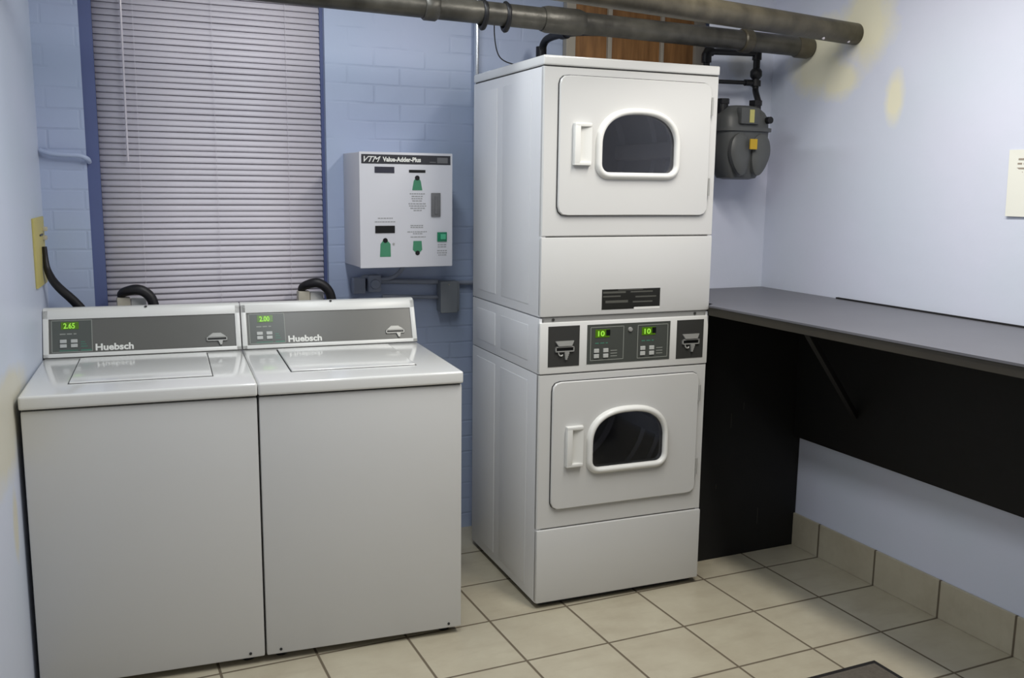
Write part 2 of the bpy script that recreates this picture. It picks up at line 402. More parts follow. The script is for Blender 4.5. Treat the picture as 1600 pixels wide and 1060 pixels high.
def make_washer(i, label, digits):
    loc = wo + Vector((math.cos(RW), math.sin(RW), 0))*WW*i
    t = thing('washing_machine', label, 'washing machine', loc, RW, 'top-load washers side by side')
    x1 = WW-.004
    cab = obj('cabinet', bx(.001, x1, .006, .70, .024, .867, .007), m_white, t, smooth=True)
    for u in (.045, x1-.045):
        obj('screw', lathe([(0.0005, -.002), (.0045, -.002), (.0045, .004), (.0005, .004)], (u, .006, .04), 'y', 10), m_dark, cab)
    obj('cover_gap_shade', bx(.006, x1-.005, .012, .695, .862, .876), m_dark, cab)  # dark filler painting the shade in the gap under the top cover
    for u in (.05, x1-.05):
        for v in (.06, .65): obj('foot', lathe([(.018, 0), (.022, .004), (.022, .012), (.01, .014), (.01, .03)], (u, v, 0)), m_foot, t, smooth=True)
    top = obj('top_cover', bx(-.0015, x1+.001, -.006, .706, .8725, .9125, .008, 3), m_white2, t, smooth=True)
    obj('lid_groove_shade', bx(.114, .5275, .140, .563, .905, .9134), m_dark, top)  # dark slab standing in for the shaded groove around the lid
    lid = obj('lid', bx(.117, .5245, .143, .560, .906, .9175, .004, 3), m_white2, t, smooth=True)
    # console body: wedge
    prof = [(.596, .9135), (.6015, .9135), (.664, 1.062), (.669, 1.071), (.676, 1.074), (.70, 1.074), (.708, 1.068), (.709, .9135)]
    b = bmesh.new(); L0 = [b.verts.new((0.0, y, z)) for y, z in prof]; L1 = [b.verts.new((x1, y, z)) for y, z in prof]
    b.faces.new(L0); b.faces.new(L1[::-1])
    for k in range(len(prof)): b.faces.new((L0[k], L1[k], L1[(k+1) % len(prof)], L0[(k+1) % len(prof)]))
    con = obj('console', b, m_plast, t)
    b = bmesh.new()
    plate(.0, .018, .0, .165, 0, .007, .0025, bm=b); plate(x1-.018, x1, .0, .165, 0, .007, .0025, bm=b)
    plate(.0, x1, .0, .014, 0, .007, .0025, bm=b); plate(.0, x1, .134, .165, 0, .007, .0025, bm=b)
    obj('console_frame', b, m_plast, con, smooth=True)
    obj('facia', plate(.0175, x1-.0175, .013, .135, .0, .0022), m_facia, con, label='mid grey facia strip')
    c = obj('control_face', plate(.026, .153, .018, .130, .0, .003), m_ctrl, con, label='darker grey control panel')
    b = bmesh.new(); pl3 = lambda u0, u1, v0, v1, h0, h1, bm: plate(u0, u1, v0, v1, .0028, .0034, bm=bm)
    outline(.026, .154, .018, .131, .0022, .0034, pl3, b)
    obj('control_border', b, m_line, con)
    obj('display', plate(.056, .112, .098, .124, .003, .0042), m_lcd, con, label='small green lit display')
    text('display_digits', digits, .026, lambda x, y, z: console_xf(.064+x, .1015+y, .0046+z), m_digit, con, width=.036, bold=.0006)
    for (u, v) in ((.052, .05), (.052, .034), (.086, .05), (.086, .034)):
        obj('button', plate(u, u+.021, v, v+.0125, .003, .0065, .0012), m_btn, con, label='silver push button')
    b = bmesh.new()
    for k in range(3): plate(.117, .138-.004*k, .036+.008*k, .0385+.008*k, .003, .0034, bm=b)
    plate(.05, .108, .0225, .025, .003, .0034, bm=b); plate(.117, .15, .0215, .026, .003, .0034, bm=b)
    obj('control_print', b, m_teal, con)
    b = bmesh.new()
    for k, (a, e) in enumerate(((.052, .07), (.074, .09), (.095, .104))): plate(a, e, .080, .084, .003, .0034, bm=b)
    obj('status_marks', b, m_line, con)
    text('brand_lettering', 'Huebsch', .032, lambda x, y, z: console_xf(.163+x, .021+y, .0026+z), m_logo, con, width=.122, bold=.0011)
    # card reader: hood, bezel with slot, small hanging tag
    b = bmesh.new()
    for k in range(6):
        w_ = .030-.003*k; plate(.563-w_, .563+w_, .050+.0025*k, .0528+.0025*k, .002, .010-.0012*k, bm=b)
    outline(.563-.035, .563+.035, .036, .050, .003, .008, lambda a, e, c_, d, h0, h1, bm: plate(a, e, c_, d, .002, h1, bm=bm), b)
    for k in range(4): plate(.567+.002*k, .583-.001*k, .034-.0045*k, .0385-.0045*k, .002, .010, bm=b)
    obj('card_reader', b, m_chrome, con, label='brushed metal card reader')
    obj('card_slot', plate(.532, .594, .039, .0475, .002, .005), m_black, con)
    obj('screw', lathe([(.0005, 0), (.0045, 0), (.0045, .004), (.0005, .004)], (.329, .668, 1.071), 'z', 10), m_dark, con)
    return t
make_washer(0, 'left white top-load washer with grey console, standing against the left wall', '2.65')
make_washer(1, 'right white top-load washer, the one whose right side faces the stacked dryer', '2.00')

# ---------------------------------------------------------------- stacked dryer
RD = -.04034
dr = thing('stacked_dryer', 'tall white double dryer stack with two windowed doors, beside the black counter', 'dryer', (1.50252, .02967, 0), RD)
DW, DD, DH = .683, .673, 1.9364
def dplate(u0, u1, z0, z1, d0, d1, bev=0, bm=None): return bx(u0, u1, -d1, -d0, z0, z1, bev, bm=bm)
Z4, Z3, Z2, Z1 = .29826, .86229, 1.06336, 1.33909
# side, back and inner shell
def shell(name, z0, z1):
    b = bmesh.new()
    bx(0, .018, .004, DD, z0, z1, .002, bm=b); bx(DW-.018, DW, .004, DD, z0, z1, .002, bm=b)
    bx(.01, DW-.01, DD-.012, DD-.002, z0, z1, bm=b); bx(.01, DW-.01, .02, DD-.01, z0, z0+.01, bm=b); bx(.01, DW-.01, .02, DD-.01, z1-.01, z1, bm=b)
    for sx, o_ in ((-.0018, 0), (DW-.001, 1)):              # pressed side panel and ribs
        bx(sx, sx+.0028, .10, .36, z0+.035, z1-.035, .0012, bm=b)
        bx(sx, sx+.0028, .42, .62, z0+.035, z1-.035, .0012, bm=b)
    return obj(name, b, m_side, dr, smooth=True)
shell('lower_cabinet', .022, Z3-.0015); shell('middle_cabinet', Z3+.0015, Z2-.004); shell('upper_cabinet', Z2+.001, 1.900)
obj('seam_band', bx(.004, DW-.004, .008, DD-.01, Z2-.012, Z2+.008), mat('seam_grey', (150, 152, 156), .5), dr)
obj('seam_shadow_gap', bx(.004, DW-.004, .006, DD-.01, Z3-.006, Z3+.006), m_dark, dr)
obj('lid', bx(-.001, DW+.001, -.003, DD, 1.9045, DH, .006, 3), m_white2, dr, smooth=True)
obj('lid_gap', bx(.004, DW-.004, .004, DD-.01, 1.897, 1.908), m_dark, dr)
obj('plinth', bx(.02, DW-.02, .02, DD-.02, .006, .03), m_dark, dr)
for u in (.05, DW-.05):
    for v in (.06, DD-.06): obj('foot', lathe([(.02, 0), (.022, .003), (.022, .008), (.012, .01), (.012, .02)], (u, v, 0)), m_foot, dr, smooth=True)
fp = obj('lower_access_panel', bx(0, DW, -.006, .02, .022, Z4-.0015, .006), m_white, dr, smooth=True)
ap = obj('upper_access_panel', bx(0, DW, -.002, .02, Z2+.001, Z1-.0015, .006), m_white, dr, smooth=True)
# torn black sticker on the upper access panel
stk = obj('warning_sticker', bx(.236, .471, -.0028, -.0018, 1.0865, 1.1535), m_sticker, dr, label='torn black sticker')
b = bmesh.new(); bx(.236, .364, -.0028, -.0018, 1.082, 1.0866, bm=b); 
obj('sticker_corner', b, m_sticker, stk)
b = bmesh.new()
for (a, e, z0, z1) in ((.24, .33, 1.139, 1.146), (.35, .44, 1.140, 1.145), (.24, .31, 1.126, 1.131), (.37, .455, 1.122, 1.127), (.25, .34, 1.105, 1.114), (.36, .44, 1.104, 1.109), (.30, .40, 1.149, 1.152)):
    bx(a, e, -.0031, -.0026, z0, z1, bm=b)
obj('torn_streak', b, m_torn, stk)
obj('torn_paper', bx(.366, .471, -.0029, -.0018, 1.079, 1.0875), m_plast, stk, label='white torn paper strip')

def dryer_unit(zf0, zf1, dx0, dx1, dz0, dz1, wcx, wz0, ww, wh, hx, hz0, hz1, drumz, low):
    hc = (.342, drumz); circ = [(hc[0]+.185*math.cos(2*PI*k/64), hc[1]+.185*math.sin(2*PI*k/64)) for k in range(64)]
    front = obj('front_panel', ring_slab([(0, zf0), (DW, zf0), (DW, zf1), (0, zf1)], circ, hc, 0, .018, .004), m_white, dr)
    # drum with baffles
    b = lathe([(.186, .01), (.186, .045), (.27, .06), (.275, .12), (.268, .125), (.275, .13), (.275, .19), (.262, .20), (.262, .215), (.275, .225), (.275, .30), (.262, .31), (.262, .325), (.275, .335), (.275, .55), (.25, .56), (.25, .555), (.10, .55), (.09, .53), (.001, .53)], (hc[0], 0, hc[1]), 'y', 48)
    # remove front cap
    bmesh.ops.delete(b, geom=[f for f in b.faces if len(f.verts) > 8], context='FACES_ONLY')
    for q in range(3):
        t = 2*PI*q/3+.5
        ca, sa = math.cos(t), math.sin(t)
        bx(-.03, .03, .08, .52, .205, .274, .01, bm=b, xf=lambda c: Vector((hc[0]+c.x*ca-c.z*sa, c.y, hc[1]+c.x*sa+c.z*ca)))
    obj('drum', b, m_steel, dr, smooth=True)
    c = (wcx, wz0+wh*.48)
    inner = dshape(wcx, wz0, ww, wh); 
    gz = 2.2e-3
    door = obj('door', ring_slab(rrect(dx0, dx1, dz0, dz1, .028), inner, c, -.012, 0.0, .003), m_white, dr, smooth=True)
    obj('door_seal_shade', ring_slab(rrect(dx0-gz, dx1+gz, dz0-gz, dz1+gz, .03), dshape(wcx, wz0-.01, ww+.02, wh+.02), c, -.0035, .0, .0005), m_dark, door)  # dark gasket ring that also paints the shadow line around the door
    # window bezel swept ring
    angs = [2*PI*k/144 for k in range(144)]; I = polar(inner, c, angs)
    O = polar(dshape(wcx, wz0-.0245, ww+.046, wh+.047, .05), c, angs)
    prof = [(0, .012), (0, -.018), (.06, -.024), (.18, -.028), (.40, -.030), (.62, -.029), (.80, -.025), (.94, -.018), (1, -.0115)]
    ls = [[(i[0]+(o_[0]-i[0])*s, y, i[1]+(o_[1]-i[1])*s) for i, o_ in zip(I, O)] for s, y in prof]
    obj('window_bezel', loops(ls), m_plast, door, smooth=True, label='raised white window surround')
    G_ = polar(dshape(wcx, wz0-.004, ww+.008, wh+.008), c, angs)
    obj('window_glass', loops([[(p[0], -.012, p[1]) for p in G_], [(p[0], -.007, p[1]) for p in G_]], cap0=True, cap1=True), m_glass, door, label='smoked glass')
    # moulded pull handle
    hw = .068
    hb = bmesh.new()
    bx(hx, hx+hw, -.0145, -.011, hz0, hz1, .001, bm=hb)
    bx(hx, hx+.022, -.030, -.012, hz0+.004, hz1-.004, .004, bm=hb)
    bx(hx, hx+hw-.004, -.030, -.012, hz0, hz0+.013, .004, bm=hb); bx(hx, hx+hw-.004, -.030, -.012, hz1-.013, hz1, .004, bm=hb)
    # concave scoop on the right of the grip
    prof = [(hx+.022, -.0145), (hx+.030, -.015), (hx+.044, -.020), (hx+.058, -.027), (hx+.064, -.028), (hx+.067, -.013)]
    V0 = [hb.verts.new((x, y, hz0+.012)) for x, y in prof]; V1 = [hb.verts.new((x, y, hz1-.012)) for x, y in prof]
    hb.faces.new(V0); hb.faces.new(V1[::-1])
    for k in range(len(prof)): hb.faces.new((V0[k], V0[(k+1) % len(prof)], V1[(k+1) % len(prof)], V1[k]))
    obj('handle', hb, m_plast, door, smooth=True)
    for z in (dz0+.07, dz1-.11):
        b = lathe([(.0035, 0), (.0035, .062)], (dx1+.003, -.012, z), 'z', 10)
        obj('hinge', b, m_chrome, door, smooth=True)
# lower dryer, then upper
dryer_unit(Z4+.0015, Z3-.0015, .050, .648, .371, .834, .3525, .513, .292, .196, .101, .526, .674, .605, True)
dryer_unit(Z1+.0015, 1.9005, .055, .648, 1.412, 1.874, .3565, 1.559, .288, .196, .105, 1.580, 1.721, 1.65, False)
# control band between the two dryers
cp = obj('control_band', bx(0, DW, -.003, .02, Z3+.0015, 1.045, .005), m_white2, dr, smooth=True)
b = bx(.010, DW-.010, .004, .012, 1.042, Z2+.003)
obj('band_recess', b, mat('recess_grey', (138, 138, 136), .6), dr)
for u in (.052, .625):
    obj('screw', lathe([(.0005, -.003), (.005, -.003), (.005, .002), (.0005, .002)], (u, .004, 1.054), 'y', 12), m_card, dr)
ct = obj('control_face', dplate(.1815, .5185, .8905, 1.031, .003, .0045), m_dctrl, dr, label='dark grey control panel with two displays')
b = bmesh.new()
pl = lambda a, e, c_, d, h0, h1, bm: dplate(a, e, c_, d, .0044, .0052, bm=bm)
outline(.194, .327, .902, 1.022, .002, 0, pl, b); outline(.383, .509, .900, 1.022, .002, 0, pl, b)
obj('panel_border', b, m_line, ct)
for u0, dig in ((.213, '10'), (.400, '10')):
    obj('display', dplate(u0, u0+.056, .984, 1.013, .0044, .0056), m_lcd, ct, label='green lit display')
    obj('display_block', dplate(u0+.042, u0+.058, .990, 1.011, .0054, .0062), m_black, ct)  # black block at the right end of the display
    text('display_digits', dig, .026, lambda x, y, z, u0=u0: Vector((u0+.010+x, -.0060-z, .989+y)), m_digit, ct, width=.026, bold=.0006)
    for (a, z) in ((0, .930), (0, .911), (.037, .930), (.037, .911)):
        obj('button', dplate(u0-.005+a, u0+.015+a, z, z+.0145, .0044, .0085, .0015), m_btn, ct, label='silver push button')
    b = bmesh.new()
    for k in range(3): dplate(u0+.062, u0+.088, .914+.010*k, .9165+.010*k, .0044, .005, bm=b)
    obj('control_print', b, m_line, ct)
    b = bmesh.new()
    for a, e in ((0, .014), (.02, .036), (.042, .05)): dplate(u0+a, u0+e, .962, .9655, .0044, .005, bm=b)
    obj('status_marks', b, m_teal, ct)
obj('panel_lock', lathe([(.0005, -.011), (.0075, -.010), (.0085, -.004)], (.352, 0, 1.008), 'y', 16), m_chrome, ct, smooth=True)
for (u0, u1) in ((.0315, .1515), (.547, .6615)):
    cpn = obj('card_plate', dplate(u0, u1, .889, 1.0315, .003, .0045), m_card, dr, label='charcoal card reader plate')
    uc = (u0+u1)/2+.002
    b = bmesh.new()
    for k in range(6):
        w_ = .026+.0018*k; dplate(uc-w_, uc+w_, .962+.0028*k, .9650+.0028*k, .0044, .014-.001*k, bm=b)
    outline(uc-.036, uc+.036, .941, .960, .0035, 0, lambda a, e, c_, d, h0, h1, bm: dplate(a, e, c_, d, .0044, .0105, bm=bm), b)
    for k in range(4): dplate(uc-.001+.001*k, uc+.016-.0025*k, .933-.0065*k, .9405-.0065*k, .0044, .012, bm=b)
    tube([(uc-.024, -.007, .941), (uc-.022, -.008, .930), (uc-.012, -.009, .926), (uc-.008, -.008, .932)], .0024, 8, b, smoothpath=2)
    obj('card_reader', b, m_chrome, cpn, label='brushed metal card reader')
    obj('card_slot', dplate(uc-.033, uc+.033, .9445, .9565, .0044, .007), m_black, cpn)
# ---------------------------------------------------------------- value adding machine on the back wall
VX0, VX1, VY, VZ0, VZ1 = 1.052, 1.422, .66, 1.193, 1.627
vt = thing('card_value_machine', 'white wall-mounted card value machine with black header and green arrows', 'vending machine', (VX0, VY, VZ0))
VW, VH = VX1-VX0, VZ1-VZ0
case = obj('case', bx(0, VW, .012, YB-VY, 0, VH, .004), m_vtm, vt, smooth=True)
fr = obj('front_door', bx(-.002, VW+.002, 0, .0125, -.002, VH+.002, .004), m_vtm, vt, smooth=True)
def vpx(px, py): return ((px-560)/145.5*VW, VH-(py-239.5)/177*VH)
def vp(px0, px1, py0, py1, h0=0, h1=.0012, bev=0, bm=None):
    a, z1 = vpx(px0, py0); e, z0 = vpx(px1, py1); return bx(a, e, -h1, -h0+.0004, z0, z1, bev, bm=bm)
hd = obj('header_strip', vp(562.5, 702.5, 242.5, 256.5, 0, .0012), m_vhead, fr, label='black header strip')
a, z = vpx(566, 253.5)
text('header_lettering', 'VTM', .030, lambda x, y, zz: Vector((a+x, -.0014-zz, z+y-.001)), m_plast, fr, width=.066, bold=.0004, shear=.45)
a2, z2 = vpx(595, 252.8)
text('header_lettering', 'Value-Adder-Plus', .0235, lambda x, y, zz: Vector((a2+x, -.0014-zz, z2+y)), m_logo, fr, width=.152, bold=.0009)
b = bmesh.new(); vp(681, 698, 245.5, 254, .001, .0016, bm=b); vp(669, 679, 252.2, 253.4, .001, .0016, bm=b); obj('header_badge', b, m_keypad, fr)
obj('display', vp(582.5, 613, 261, 270.5, 0, .002, .0006), mat('dark_display', (62, 62, 72), .2), fr, label='dark display window')
obj('coin_slot', vp(636, 662, 265, 269.3, 0, .0015), m_black, fr)
obj('card_slot', vp(582.5, 613, 351.5, 363, 0, .003, .001), m_black, fr, label='black card slot')
def sticker(poly, dot, m=m_green):
    pts = [vpx(*p) for p in poly]
    s = obj('arrow_sticker', prism(pts, -.0012, .0004), m, fr, label='green arrow sticker with black tip')
    c = vpx(*dot[:2]); obj('sticker_dot', lathe([(.0005, -.0018), (dot[2], -.0018), (dot[2], 0), (.0005, 0)], (c[0], 0, c[1]), 'y', 16), m_black, fr)
sticker([(641, 296.5), (657, 296.5), (654.5, 282), (651, 277), (647, 277), (643.5, 282)], (649, 277.5, .0095))
sticker([(589.5, 400), (606.5, 400), (606, 380), (600.5, 374), (595, 374), (590.5, 380)], (598, 374.5, .0095))
sticker([(642.5, 376), (655.5, 376), (656.5, 390), (652.5, 394), (646, 394), (641.5, 390)], (649, 395, .0090))
PR = ((637, 661, 302), (640, 658, 306), (640, 657, 309.5), (641, 658, 313), (635, 663, 317.5), (636, 664, 321), (638, 661, 324.5), (643, 656, 328),
        (587, 610, 340), (582, 614, 345.5), (638, 658, 351.5), (638, 658, 354.5), (633, 664, 361.5), (642, 657, 364.5), (638, 662, 369.5),
        (682, 696, 382.5), (682, 696, 386), (681, 697, 392), (681, 697, 395.5), (683, 696, 399))
for sel in ((0, 8), (8, 10), (10, 15), (15, 20)):
    b = bmesh.new()
    for (x0, x1, y) in PR[sel[0]:sel[1]]:
        x = x0
        while x < x1-1:
            wd = min(random.uniform(2, 5), x1-x); vp(x, x+wd, y-.7, y+.8, 0, .0009, bm=b); x += wd+.9
    obj('instruction_print', b, m_text, fr)
kp = obj('bill_reader', vp(671, 686, 300.5, 338, 0, .006, .002), m_keypad, fr, smooth=True, label='dark grey reader plate')
obj('reader_bar', vp(676.5, 681, 305, 334, .005, .009, .002), m_keypad, kp)
gb = obj('push_button', vp(681, 696.5, 362.5, 377.5, 0, .005, .0015), m_greenb, fr, smooth=True, label='green square button')
obj('button_cap', vp(685.5, 694, 365.5, 374, .004, .010, .002), mat('light_green_cap', (72, 168, 130), .25), gb)
obj('lock_shine', lathe([(.0005, -.003), (.004, -.003), (.004, 0)], (*[vpx(611, 380)[0]], 0, vpx(611, 380)[1]), 'y', 12), m_chrome, fr)

# ---------------------------------------------------------------- conduit work under the value machine
def tg(name, bm, m, label, cat, group=None, smooth=True): return tag(obj(name, bm, m, None, smooth=smooth), label, cat, group)
Yc = .878
b = tube([(1.27, .80, 1.191), (1.265, .84, 1.155), (1.235, .862, 1.128), (1.17, .87, 1.125), (1.13, .87, 1.142), (1.098, .87, 1.125)], .0085, 12, smoothpath=3)
tg('flexible_cable', b, m_conduit, 'blue-painted cable curving down from the card value machine', 'cable')
ob = thing('outlet_box', 'small blue-grey painted conduit fittings below the left of the value machine', 'electrical box', (1.12, YB, 1.05))
obj('box_body', bx(-.045, .005, -.045, 0, .02, .085, .006), m_conduit, ob, smooth=True)
obj('box_body', bx(.015, .07, -.05, 0, .025, .095, .008), m_conduit, ob, smooth=True)
obj('cap', lathe([(.018, -.06), (.02, -.055), (.02, -.04)], (.042, 0, .058), 'y', 20), m_conduit, ob, smooth=True)
tg('conduit_pipe', tube([(1.185, Yc, 1.118), (1.44, Yc, 1.106)], .011), m_conduit, 'thicker upper blue-grey conduit running right to the junction box', 'pipe', 'conduits below the value machine')
tg('conduit_pipe', tube([(1.20, Yc, 1.054), (1.45, Yc, 1.041)], .008), m_conduit, 'thin lower blue-grey conduit meeting the junction box near its bottom', 'pipe', 'conduits below the value machine')
tg('conduit_pipe', tube([(1.52, Yc, 1.10), (1.74, Yc, 1.095), ], .0095), m_conduit, 'short conduit leaving the junction box towards the dryer', 'pipe', 'conduits below the value machine')
jb = thing('junction_box', 'grey metal junction box on the brick wall right of the washers', 'electrical box', (1.485, YB, .98))
obj('box_body', bx(-.043, .045, -.055, 0, .0, .130, .010), m_jbox, jb, smooth=True)
obj('cover', bx(-.046, .030, -.066, -.055, -.002, .132, .006), m_jbox, jb, smooth=True)
obj('screw', lathe([(.0005, -.069), (.004, -.069), (.004, -.064)], (-.01, 0, .118), 'y', 10), m_chrome, jb)
tg('conduit_pipe', tube([(1.612, .876, 0.0), (1.612, .876, ZC)], .0105), m_bright, 'bright vertical metal conduit on the brick wall behind the dryer', 'pipe')
tg('wall_pipe', tube([(-.026, .885, 1.612), (.005, .874, 1.600), (.06, .872, 1.597), (.10, .873, 1.597), (.126, .876, 1.586), (.13, .90, 1.575)], .0085, smoothpath=2), m_back, 'thin blue-painted pipe crossing from the left wall to the window', 'pipe')

# ---------------------------------------------------------------- standpipes and hoses behind the washers
for k, (x, lab, lab2) in enumerate(((.215, 'beige standpipe rising behind the left washer', 'black hose hooked over behind the left washer'), (.868, 'beige standpipe rising behind the right washer', 'black hose hooked over behind the right washer'))):
    s = thing('standpipe', lab, 'pipe', (x, .842, 0), 0, 'standpipes behind the washers')
    obj('pipe', tube([(0, 0, 0), (0, 0, 1.05)], .016), m_beige, s, smooth=True)
    obj('valve_body', bx(-.022, .024, -.02, .02, 1.0, 1.093, .006), m_beige, s, smooth=True)
    obj('side_fitting', bx(.026, .078, -.012, .02, .96, 1.088, .004), m_plast, s, smooth=True)
    hh = .012 if k else 0
    pts = [(x-.006, .842, 1.094), (x-.004, .838, 1.108), (x+.018, .812, 1.119+hh*.3), (x+.05, .798, 1.126+hh*.3), (x+.083, .796, 1.108), (x+.102, .796, 1.072), (x+.106, .796, .98), (x+.106, .796, .75), (x+.10, .80, .45)]
    b = tube(pts, .0185, 14, smoothpath=3, rr=[.014, .016, .018, .0185, .0185, .0185, .0185, .0185, .0185])
    tg('drain_hose', b, m_hose, lab2, 'hose', 'hooked drain hoses')

# yellowed outlet plate on the left wall, with its hose
ly0, ly1 = .545, .815
def lwp(y, z, off=0): return Vector((lw(y), y, z)) + LWN*off
def lbox(y0, y1, z0, z1, d0, d1, bev=0, bm=None):
    T_ = Vector((.10, 1, 0)).normalized()
    o0 = lwp(.545, 0)
    return bx(y0-.545, y1-.545, d0, d1, z0, z1, bev, bm=bm, xf=lambda c: o0+T_*c.x+LWN*c.y+Vector((0, 0, c.z)))
op = obj('wall_plate', lbox(.625, .85, 1.155, 1.385, 0, .008, .002), m_yellow, None, smooth=True)
tag(op, 'yellowed rectangular plate with dark slot on the left wall', 'wall plate')
obj('slot', lbox(.73, .80, 1.322, 1.328, .007, .010), m_black, op)
b = bmesh.new(); lbox(.81, .83, 1.335, 1.35, .007, .022, .003, bm=b); lbox(.80, .83, 1.305, 1.32, .007, .02, .003, bm=b); obj('valve_knob', b, m_beige, op, smooth=True)
b = tube([lwp(.765, 1.285, .016), lwp(.76, 1.235, .018), lwp(.745, 1.205, .022), (-.003, .79, 1.150), (.062, .818, 1.080), (.11, .826, 1.0), (.12, .828, .8)], .012, 14, smoothpath=2, rr=[.0075, .009, .012, .0145, .0165, .017, .017])
tg('drain_hose', b, m_hose, 'black hose running from the yellow wall plate down behind the left washer', 'hose')

# ---------------------------------------------------------------- overhead pipes
b = bmesh.new(); tube([(-.10, .25, 2.110), (XR, .25, 2.072)], .038, 24, b)
p1 = thing('overhead_pipe', 'lower grimy iron pipe crossing above the dryer with couplings', 'pipe', (XR, .25, 2.072), 0, 'pipes near the ceiling')
o = obj('pipe', b, m_pipe, None, smooth=True); o.parent = p1; o.matrix_parent_inverse = Matrix.Translation(-Vector(p1.location))
def pc(x): return Vector((x, .25, 2.110-.038*(x+.1)/2.9))
def collar(x, w, r, m=m_pipe):
    b = bmesh.new(); a = pc(x); e = pc(x+w); d = (e-a)
    tube([a, a+d*.12, a+d*.88, e], r, 24, b, rr=[r*.9, r, r, r*.9])
    o = obj('coupling', b, m, None, smooth=True); o.parent = p1; o.matrix_parent_inverse = Matrix.Translation(-Vector(p1.location))
collar(2.46, .045, .0455, m_pipe2); collar(1.60, .16, .046); collar(2.73, .07, .044, m_pipe2); collar(1.16, .05, .045)
for x in (1.375, 1.46):
    b = tube([pc(x)+Vector((0, 0, .038)), pc(x)+Vector((0, -.036, .02)), pc(x)+Vector((0, -.034, -.02)), pc(x)+Vector((0, -.012, -.050)), pc(x)+Vector((0, .012, -.050)), pc(x)+Vector((0, .034, -.02)), pc(x)+Vector((0, .036, .02)), pc(x)+Vector((0, 0, .038))], .009, 10, smoothpath=1)
    o = obj('clamp', b, m_iron, None, smooth=True); o.parent = p1; o.matrix_parent_inverse = Matrix.Translation(-Vector(p1.location))
p2 = thing('overhead_pipe', 'upper iron pipe ending in a bare plaster patch on the right wall', 'pipe', (XR, .0, 2.092), 0, 'pipes near the ceiling')
b = tube([(-.17, -.523, 2.092), (XR, .003, 2.092)], .040, 24)
o = obj('pipe', b, m_pipe2, None, smooth=True); o.parent = p2; o.matrix_parent_inverse = Matrix.Translation(-Vector(p2.location))
for x, z in ((2.745, -.035), (2.60, -.037)):
    b = bmesh.new(); bmesh.ops.create_icosphere(b, subdivisions=2, radius=.006)
    for v in b.verts: v.co += Vector((x, .003-(XR-x)*.177-.018, 2.092+z+.001))
    o = obj('water_drop', b, m_wand, None, smooth=True); o.parent = p2; o.matrix_parent_inverse = Matrix.Translation(-Vector(p2.location))
# dangling wire and black elbow behind the dryer
tg('hanging_wire', tube([(1.418, .25, 2.074), (1.432, .28, 2.015), (1.458, .31, 1.962), (1.495, .33, 1.944), (1.55, .35, 1.9392)], .0022, 8, smoothpath=3), m_iron, 'thin dark wire hanging from the lower pipe onto the dryer top', 'wire')
b = bmesh.new(); tube([(1.87, .26, 2.065), (1.86, .50, 2.098), (1.86, .70, 2.105), (1.86, .76, 2.09), (1.86, .78, 2.04), (1.86, .78, 1.5)], .0155, 14, b, smoothpath=2)
tube([(1.86, .78, 2.075), (1.86, .78, 2.02)], .022, 14, b); tube([(1.862, .56, 2.1), (1.861, .60, 2.102)], .021, 14, b)
tg('gas_branch_pipe', b, m_iron, 'black iron elbow pipe dropping behind the dryer top at left', 'pipe')

# wooden boarded panel above the dryer
wp = thing('wood_panel', 'orange-brown wood boarding with cream strips above the dryer', 'panel', (2.02, YB-.003, 1.55))
obj('board', bx(.02, .70, -.018, 0, 0, 1.05), m_wood, wp)
for x, w_ in ((0, .045), (.205, .020), (.478, .016), (.66, .055)):
    obj('trim_strip', bx(x, x+w_, -.034, 0, 0, 1.05, .003), m_cream, wp, label='cream painted strip')

# ---------------------------------------------------------------- gas meter and its piping in the corner
gm = thing('gas_meter', 'grey gas meter with yellow sticker in the corner right of the dryer', 'gas meter', (2.543, .345, 1.545))
def sect(z, w_, d, r=.35, cx=0, cy=0):
    P = []
    for k in range(32):
        t = 2*PI*k/32; c, s = math.cos(t), math.sin(t); e = .55
        P.append((cx+w_/2*(1 if c >= 0 else -1)*abs(c)**e, cy+d/2*(1 if s >= 0 else -1)*abs(s)**e, z))
    return P
obj('meter_body', loops([sect(0, .10, .07), sect(.006, .15, .11), (sect(.04, .185, .145)), sect(.10, .215, .165), sect(.16, .228, .17), sect(.192, .232, .17)], cap0=True, cap1=True), m_meter, gm, smooth=True)
b = bmesh.new()
for sx in (-1, 1):
    loops([[(sx*.052*(1-.25*max(0, -math.sin(t)))+.046*k_*math.cos(t)*(1+.2*math.sin(t)), -.080-dd*.7, .098+.085*k_*math.sin(t)) for t in [2*PI*q/28 for q in range(28)]] for k_, dd in ((1, -.01), (.97, .012), (.8, .022), (.3, .026))], bm=b, cap1=True)
obj('diaphragm_bulge', b, m_meter, gm, smooth=True)
obj('flange', loops([sect(.190, .25, .19), sect(.204, .25, .19)], cap0=True, cap1=True), m_meter, gm, smooth=True)
obj('meter_head', loops([sect(.203, .232, .165), sect(.24, .228, .16), sect(.265, .20, .14), sect(.285, .15, .11), sect(.292, .10, .08)], cap0=True, cap1=True), m_meter, gm, smooth=True)
ix = obj('index_box', bx(-.062, .03, -.098, -.06, .215, .282, .01), m_meter, gm, smooth=True)
obj('index_window', bx(-.022, .0, -.1, -.097, .222, .272), m_yarn, ix, label='pale dial window')
obj('sticker', bx(-.024, .010, -.1135, -.1075, .118, .158), m_tagy, gm, label='yellow sticker')
for sx in (-1, 1):
    b = bmesh.new(); tube([(sx*.082, 0, .26), (sx*.082, 0, .305)], .022, 16, b); tube([(sx*.082, 0, .298), (sx*.082, 0, .318)], .028, 6, b)
    obj('union_nut', b, m_iron, gm)
b = bmesh.new(); lathe([(.0005, -.01), (.014, -.01), (.014, .01)], (.085, -.085, .235), 'y', 16, b)
obj('plug', b, m_iron, gm, smooth=True)
